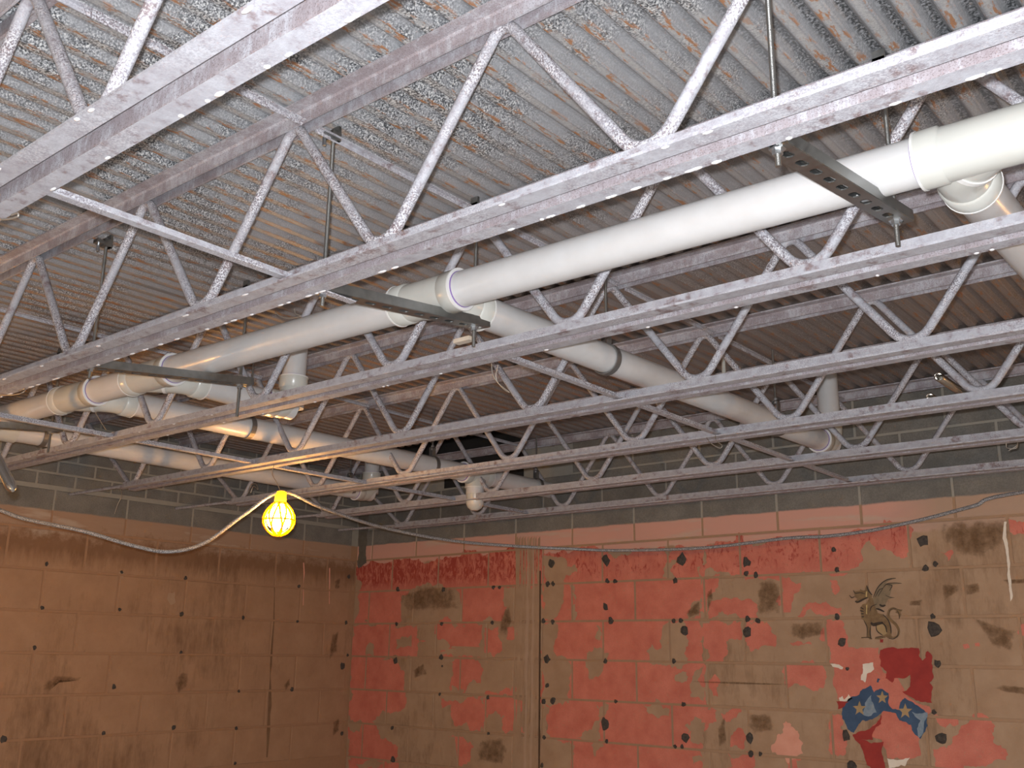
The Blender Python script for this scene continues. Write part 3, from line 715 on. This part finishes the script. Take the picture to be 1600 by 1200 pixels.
# ================================================================== TRAPEZE HANGERS
def channel(p0, p1, parent):
    """slotted strut, slots down, between p0 and p1 (centre of the slotted face)"""
    p0, p1 = Vector(p0), Vector(p1); d = (p1-p0); L = d.length; d.normalize(); sd = d.cross(Vector((0, 0, 1))).normalized(); upv = sd.cross(d)
    W, H = .0205, .0215; mb = MB()
    def P(t, a, h): return p0+d*t+sd*a+upv*h
    n = int(L/.0508); cell = L/n; oc = 10
    for i in range(n):
        t0, t1 = i*cell, (i+1)*cell; tm = (t0+t1)/2
        hole = []
        for k in range(oc):
            an = 2*math.pi*k/oc+math.pi/oc; cx = math.copysign(.0062, math.cos(an)); hole.append((tm+cx+.0085*math.cos(an), .0085*math.sin(an)))
        per = []                              # rectangle perimeter points matched by angle
        for x, a in hole:
            vx, va = x-tm, a; s_ = min((cell/2)/abs(vx) if abs(vx) > 1e-6 else 9e9, W/abs(va) if abs(va) > 1e-6 else 9e9); per.append((tm+vx*s_, va*s_))
        # add the rectangle corners
        H_ = [P(x, a, 0) for x, a in hole]; R_ = [P(x, a, 0) for x, a in per]
        vs = H_+R_; fs = [(k, (k+1) % oc, oc+(k+1) % oc, oc+k) for k in range(oc)]
        cs = [(t0, -W), (t1, -W), (t1, W), (t0, W)]
        vs += [P(x, a, 0) for x, a in cs]
        for ci, (x, a) in enumerate(cs):      # corner triangles
            ang = math.atan2(a, x-tm); best = None
            for k in range(oc):
                a0 = math.atan2(per[k][1], per[k][0]-tm); a1 = math.atan2(per[(k+1) % oc][1], per[(k+1) % oc][0]-tm)
                dd = (a1-a0) % (2*math.pi)
                if (ang-a0) % (2*math.pi) <= dd: best = k
            fs.append((oc+best, oc+(best+1) % oc, 2*oc+ci))
        mb.add(vs, fs)
    def strip(c0, c1): mb.add([P(0, *c0), P(L, *c0), P(L, *c1), P(0, *c1)], [(0, 1, 2, 3)])
    for s_ in (-1, 1):
        strip((s_*W, 0), (s_*W, H)); strip((s_*W, H), (s_*(W-.009), H)); strip((s_*(W-.009), H), (s_*(W-.009), H-.006))
    o = mb.build('channel', 'strut', parent); m = o.modifiers.new('thick', 'SOLIDIFY'); m.thickness = .0022; m.offset = 0
    return o
def nut(p, parent, r=.0085, h=.008, name='nut'):
    p = Vector(p); return MB().tube([p, p+Vector((0, 0, h))], r, 6).build(name, 'zinc', parent)
def clamp(p, parent, s_):                    # beam clamp gripping the chord leg; s_=+1 opens towards +Y
    x, y, z = p; mb = MB()
    mb.box((x-.013, y-.012, z-.034), (x+.013, y+.012, z-.012)); mb.box((x-.011, y-.010, z-.014), (x+.011, y-s_*.0+.010, z+.006)) if False else None
    mb.box((x-.012, min(y, y+s_*.034), z-.030), (x+.012, max(y, y+s_*.034), z-.020)); mb.box((x-.012, min(y-s_*.012, y-s_*.004), z-.034), (x+.012, max(y-s_*.012, y-s_*.004), z+.004))
    c = mb.build('beam_clamp', 'strut', parent)
    MB().tube([(x-.004, y+s_*.022, z-.052), (x-.004, y+s_*.022, z-.012)], .0045, 8).build('set_screw', 'zinc', c)
    return c
def trapeze(x, near, far, label, zr):
    e = empty('trapeze_hanger', (x, (near[1]+far[1])/2, near[2])); tag(e, label, 'pipe hanger', 'channel trapezes under the main pipe')
    d = (Vector(far)-Vector(near)); a = Vector(near)-d*.09; b = Vector(far)+d*.08
    channel(a, b, e)
    for p, s_, drop in ((near, -1, .032), (far, 1, zr)):
        MB().tube([(p[0], p[1], p[2]-drop), (p[0], p[1], ZD-.012)], .0047, 10).build('threaded_rod', 'rod', e, True)
        nut((p[0], p[1], p[2]-.012), e); nut((p[0], p[1], p[2]-.004), e, .013, .0022, 'washer'); nut((p[0], p[1], p[2]+.023), e)
        clamp((p[0], p[1], ZD-.006), e, s_)
    return e
trapeze(4.49, (4.482, 1.306, 2.352), (4.499, 1.788, 2.404), 'slotted steel channel hanger below the white pipe at the right', .055)
trapeze(3.43, (3.422, 1.306, 2.358), (3.434, 1.788, 2.408), 'slotted steel channel hanger crossing the white pipe mid frame', .055)
trapeze(2.43, (2.425, 1.306, 2.361), (2.441, 1.788, 2.415), 'slotted steel channel hanger below the white pipe left of the middle', .105)
trapeze(1.20, (1.195, 1.306, 2.372), (1.205, 1.788, 2.424), 'leftmost channel hanger of the white pipe, mostly hidden by a bridging angle', .085)
def strap_hanger(p, ydir, label):            # band around a branch pipe hung on a rod
    x, y, z = p; e = empty('strap_hanger', (x, y, z+PR)); tag(e, label, 'pipe hanger', 'strap hangers of the branch pipes')
    n = 28; w_ = .011; ri, ro = PR+.0005, PR+.004; rings = []
    for k in range(n):
        a = 2*math.pi*k/n; ca, sa = math.cos(a), math.sin(a)
        rings.append([(x+ri*ca, y-w_, z+ri*sa), (x+ro*ca, y-w_, z+ro*sa), (x+ro*ca, y+w_, z+ro*sa), (x+ri*ca, y+w_, z+ri*sa)])
    rings.append(rings[0]); smb = MB().loft(rings, False); smb.build('band', 'strap', e)
    MB().box((x-.012, y-w_, z+PR+.002), (x-.009, y+w_, z+PR+.045)).box((x+.009, y-w_, z+PR+.002), (x+.012, y+w_, z+PR+.045)).box((x-.012, y-w_, z+PR+.042), (x+.012, y+w_, z+PR+.046)).build('yoke', 'strap', e)
    MB().tube([(x, y, z+PR+.03), (x, y, ZD-.002)], .0047, 10).build('threaded_rod', 'rod', e, True); nut((x, y, z+PR+.047), e); nut((x, y, z+PR+.033), e)
    return e
strap_hanger((3.436, 2.385, BB[2]), 1, 'strap hanger on the long diagonal branch pipe just behind the third joist')
strap_hanger((3.464, 3.50, BB[2]+.006), 1, 'strap hanger on the long diagonal branch pipe before its upturned end')
strap_hanger((1.692, 2.36, BD[2]), 1, 'strap hanger on the branch pipe that runs to the dark opening, above the lamp')
strap_hanger((1.712, 3.42, BD[2]), 1, 'strap hanger in front of the dark opening')
strap_hanger((1.743, 4.20, BD[2]), 1, 'strap hanger at the far end of the branch pipe by the control joint')
strap_hanger((.783, 1.95, pz(.8)), 1, 'strap hanger on the lowest left branch pipe at the left edge')
strap_hanger((.796, 3.70, pz(.8)), 1, 'strap hanger on the left wall branch pipe near its upturned end')
# ================================================================== WORK LAMPS AND CORD
def work_lamp(p, label):
    """p = top of the socket; hangs straight down"""
    x, y, z = p; e = empty('work_lamp', p); tag(e, label, 'lamp', 'caged work lamps on one cord')
    def lathe(pr, n=20): return MB().tube([(x, y, z+h) for h, r in pr], [r for h, r in pr], n)
    lathe([(.012, .014), (.008, .022), (-.030, .024), (-.036, .027), (-.042, .027)]).build('socket', 'yellow', e, True)
    lathe([(-.030, .012), (-.050, .018), (-.066, .036), (-.088, .047), (-.110, .048), (-.130, .040), (-.145, .022), (-.150, .004)]).build('bulb', 'bulb', e, True)
    prf = [(-.036, .026), (-.055, .043), (-.080, .058), (-.105, .063), (-.130, .058), (-.150, .043), (-.164, .022), (-.168, .010)]
    mb = MB()
    for k in range(8):
        for sgn in (1, -1):
            pts = []
            for i, (h, r) in enumerate(spline([(h, r, 0) for h, r in prf], 3)[j_][:2] for j_ in range(0)): pass
            for i, v in enumerate(spline([(h, r, 0) for h, r in prf], 2)):
                a = 2*math.pi*k/8+sgn*.045*i; pts.append((x+v[1]*math.cos(a), y+v[1]*math.sin(a), z+v[0]))
            mb.tube(pts, .0042, 6)
    for h, r in (prf[0], prf[3], prf[7]):
        pts = [(x+r*math.cos(t*math.pi/12), y+r*math.sin(t*math.pi/12), z+h) for t in range(25)]; mb.tube(pts, .0036, 6)
    mb.build('guard', 'yellow', e, True)
    return e
LP = (1.757, 2.50, 2.218)
work_lamp(LP, 'lit yellow caged work lamp hanging left of the middle')
work_lamp((1.45, .95, 2.20), 'lit work lamp on the same cord, outside the left edge')
work_lamp((5.55, 3.62, 2.20), 'lit work lamp on the same cord, outside the right edge')
work_lamp((6.6, -.9, 2.22), 'added warm fill lamp, unseen behind the camera on the right')  # unseen lamp, added for warm ambient light on the walls
work_lamp((3.1, -1.6, 2.22), 'added warm fill lamp, unseen behind the camera on the left')  # second added lamp out of view, for the same warm ambient light
def P3(x, y, Y): v = at(x, y, 1, Y); return (v.x, v.y, v.z)
CP = [(1.45, .95, 2.215), (1.40, 1.25, 2.16), P3(-60, 775, 1.62), P3(0, 797, 1.72), P3(40, 811, 1.78), P3(130, 830, 1.92), P3(210, 853, 2.06), P3(265, 862, 2.16), P3(320, 848, 2.28), P3(380, 805, 2.40), (LP[0], LP[1], LP[2]+.010),
      P3(500, 792, 2.75), P3(590, 822, 3.15), P3(700, 844, 3.60), P3(800, 853, 3.95), P3(900, 858, 4.18), P3(970, 860, 4.28), P3(1100, 856, 4.34), P3(1230, 841, 4.37), P3(1290, 838, 4.38), P3(1360, 829, 4.38), P3(1440, 812, 4.37), P3(1520, 791, 4.34), P3(1610, 767, 4.28), (5.55, 3.62, 2.212)]
cord = MB().tube(spline(CP, 8), .0076, 10).build('lamp_cord', 'cord', None, True); tag(cord, 'grey lamp cord sagging across both walls from lamp to lamp', 'cord')
cw = MB().tube(spline([(LP[0], LP[1], LP[2]+.005), (LP[0]-.02, LP[1]-.01, LP[2]+.05), (LP[0]-.055, LP[1]-.01, LP[2]+.09), (1.70, 2.50, ZB+.012)], 6), .0016, 6).build('tie_wire', 'wire', None, True); tag(cw, 'thin wire holding the yellow work lamp to the joist', 'wire')
for lx, ly, lt_ in ((1.45, .95, 'outside the left edge'), (5.55, 3.62, 'outside the right edge'), (6.6, -.9, 'added behind the camera on the right'), (3.1, -1.6, 'added behind the camera on the left')):
    o = MB().tube([(lx, ly, 2.215), (lx, ly, ZD)], .002, 6).build('tie_wire', 'wire'); tag(o, 'thin wire holding the lamp '+lt_, 'wire')
# stray tie wires
def wire(pts, label, r=.0016): return tag(MB().tube(spline(pts, 6), r, 6).build('tie_wire', 'wire', None, True), label, 'wire')
wire([P3(768, 568, 1.90), P3(770, 585, 1.90), P3(780, 600, 1.91), P3(796, 613, 1.92), P3(785, 606, 1.92), P3(775, 590, 1.91), P3(778, 570, 1.90)], 'loose wire loop dangling from the third joist mid frame')
wire([P3(1104, 684, 3.05), P3(1110, 692, 3.03), P3(1124, 700, 3.03), P3(1128, 696, 3.03), P3(1119, 688, 3.04), P3(1118, 680, 3.05)], 'loose wire curl on the fifth joist right of the middle')
wire([P3(1572, 692, 3.65), P3(1574, 700, 3.65), P3(1588, 700, 3.65), P3(1590, 691, 3.66), P3(1588, 697, 3.65), P3(1576, 704, 3.65)], 'loose wire curl under the sixth joist at the right edge')
wire([P3(-5, 617, 1.17), P3(20, 617, 1.17), P3(34, 614, 1.17), P3(40, 608, 1.18), P3(30, 610, 1.18)], 'bent wire along the second joist at the left edge')
wire([P3(0, 343, .58), P3(16, 342, .58), P3(28, 338, .58), P3(27, 333, .58), P3(18, 336, .58)], 'bent wire end on the nearest joist at the left edge')
wire([P3(430, 488, 1.60), P3(440, 495, 1.60), P3(455, 497, 1.60), P3(470, 494, 1.60), P3(462, 490, 1.60), P3(460, 482, 1.60)], 'curled wire above the white pipe left of the middle')
wire([P3(145, 637, 1.80), P3(155, 655, 1.82), P3(166, 672, 1.84)], 'straight thin wire below the leftmost wye')
wire([P3(188, 763, 2.45), P3(190, 775, 2.44), P3(184, 788, 2.43), P3(179, 803, 2.43)], 'wire hanging from the end of the fourth joist near the left wall')
wire([P3(388, 768, 3.09), P3(392, 758, 3.10), P3(400, 756, 3.10), P3(403, 765, 3.09), P3(396, 760, 3.10), P3(392, 770, 3.10)], 'twisted wire bunch beside the yellow lamp', .003)
# loose odds and ends
tb = MB().tube([(2.755, 1.0, 1.943), (2.748, 1.0, 1.9485), (2.735, 1.0, 1.959), (1.73, 1.0, 2.752)], [.004, .0105, .0125, .0125], 16).build('steel_tube', 'tube', None, True); tag(tb, 'shiny rounded end of a slanting steel tube at the left edge', 'tube')
a = P3(722, 541, 1.85)
wd = MB().box((a[0]+.005, 1.81, 2.385), (a[0]+.06, 1.832, 2.396)).build('wood_scrap', 'wood'); tag(wd, 'pale wood scrap lying on the third joist beside the middle channel', 'wood scrap')
def conduit(p, label):
    x, y, z = p; n = 18; ro, ri = .017, .0135
    rings = [[(x+r*math.cos(2*math.pi*k/n), yy, z+r*math.sin(2*math.pi*k/n)) for k in range(n)] for r, yy in ((ri, y+.12), (ri, y), (ro, y), (ro, WY-.003))]
    o = MB().loft(rings, False).build('conduit_stub', 'tube', None, False); return tag(smooth_sides(o), label, 'conduit')
conduit(P3(1466, 588, 3.92), 'upper open conduit stub under the deck at the right')
conduit(P3(1453, 620, 4.18), 'lower open conduit stub by the far wall at the right')
v = P3(1133, 622, 3.36)
dc = MB().tube([(v[0], v[1], v[2]-.03), (v[0], v[1]+.002, v[2]-.012), (v[0], v[1]+.002, v[2]+.004), (v[0], v[1], v[2]+.03), (v[0], v[1], ZD)], [.012, .034, .034, .010, .006], 18).build('round_cap', 'fit', None, True); tag(dc, 'small pale round cap hung beside the long diagonal branch pipe', 'cap')
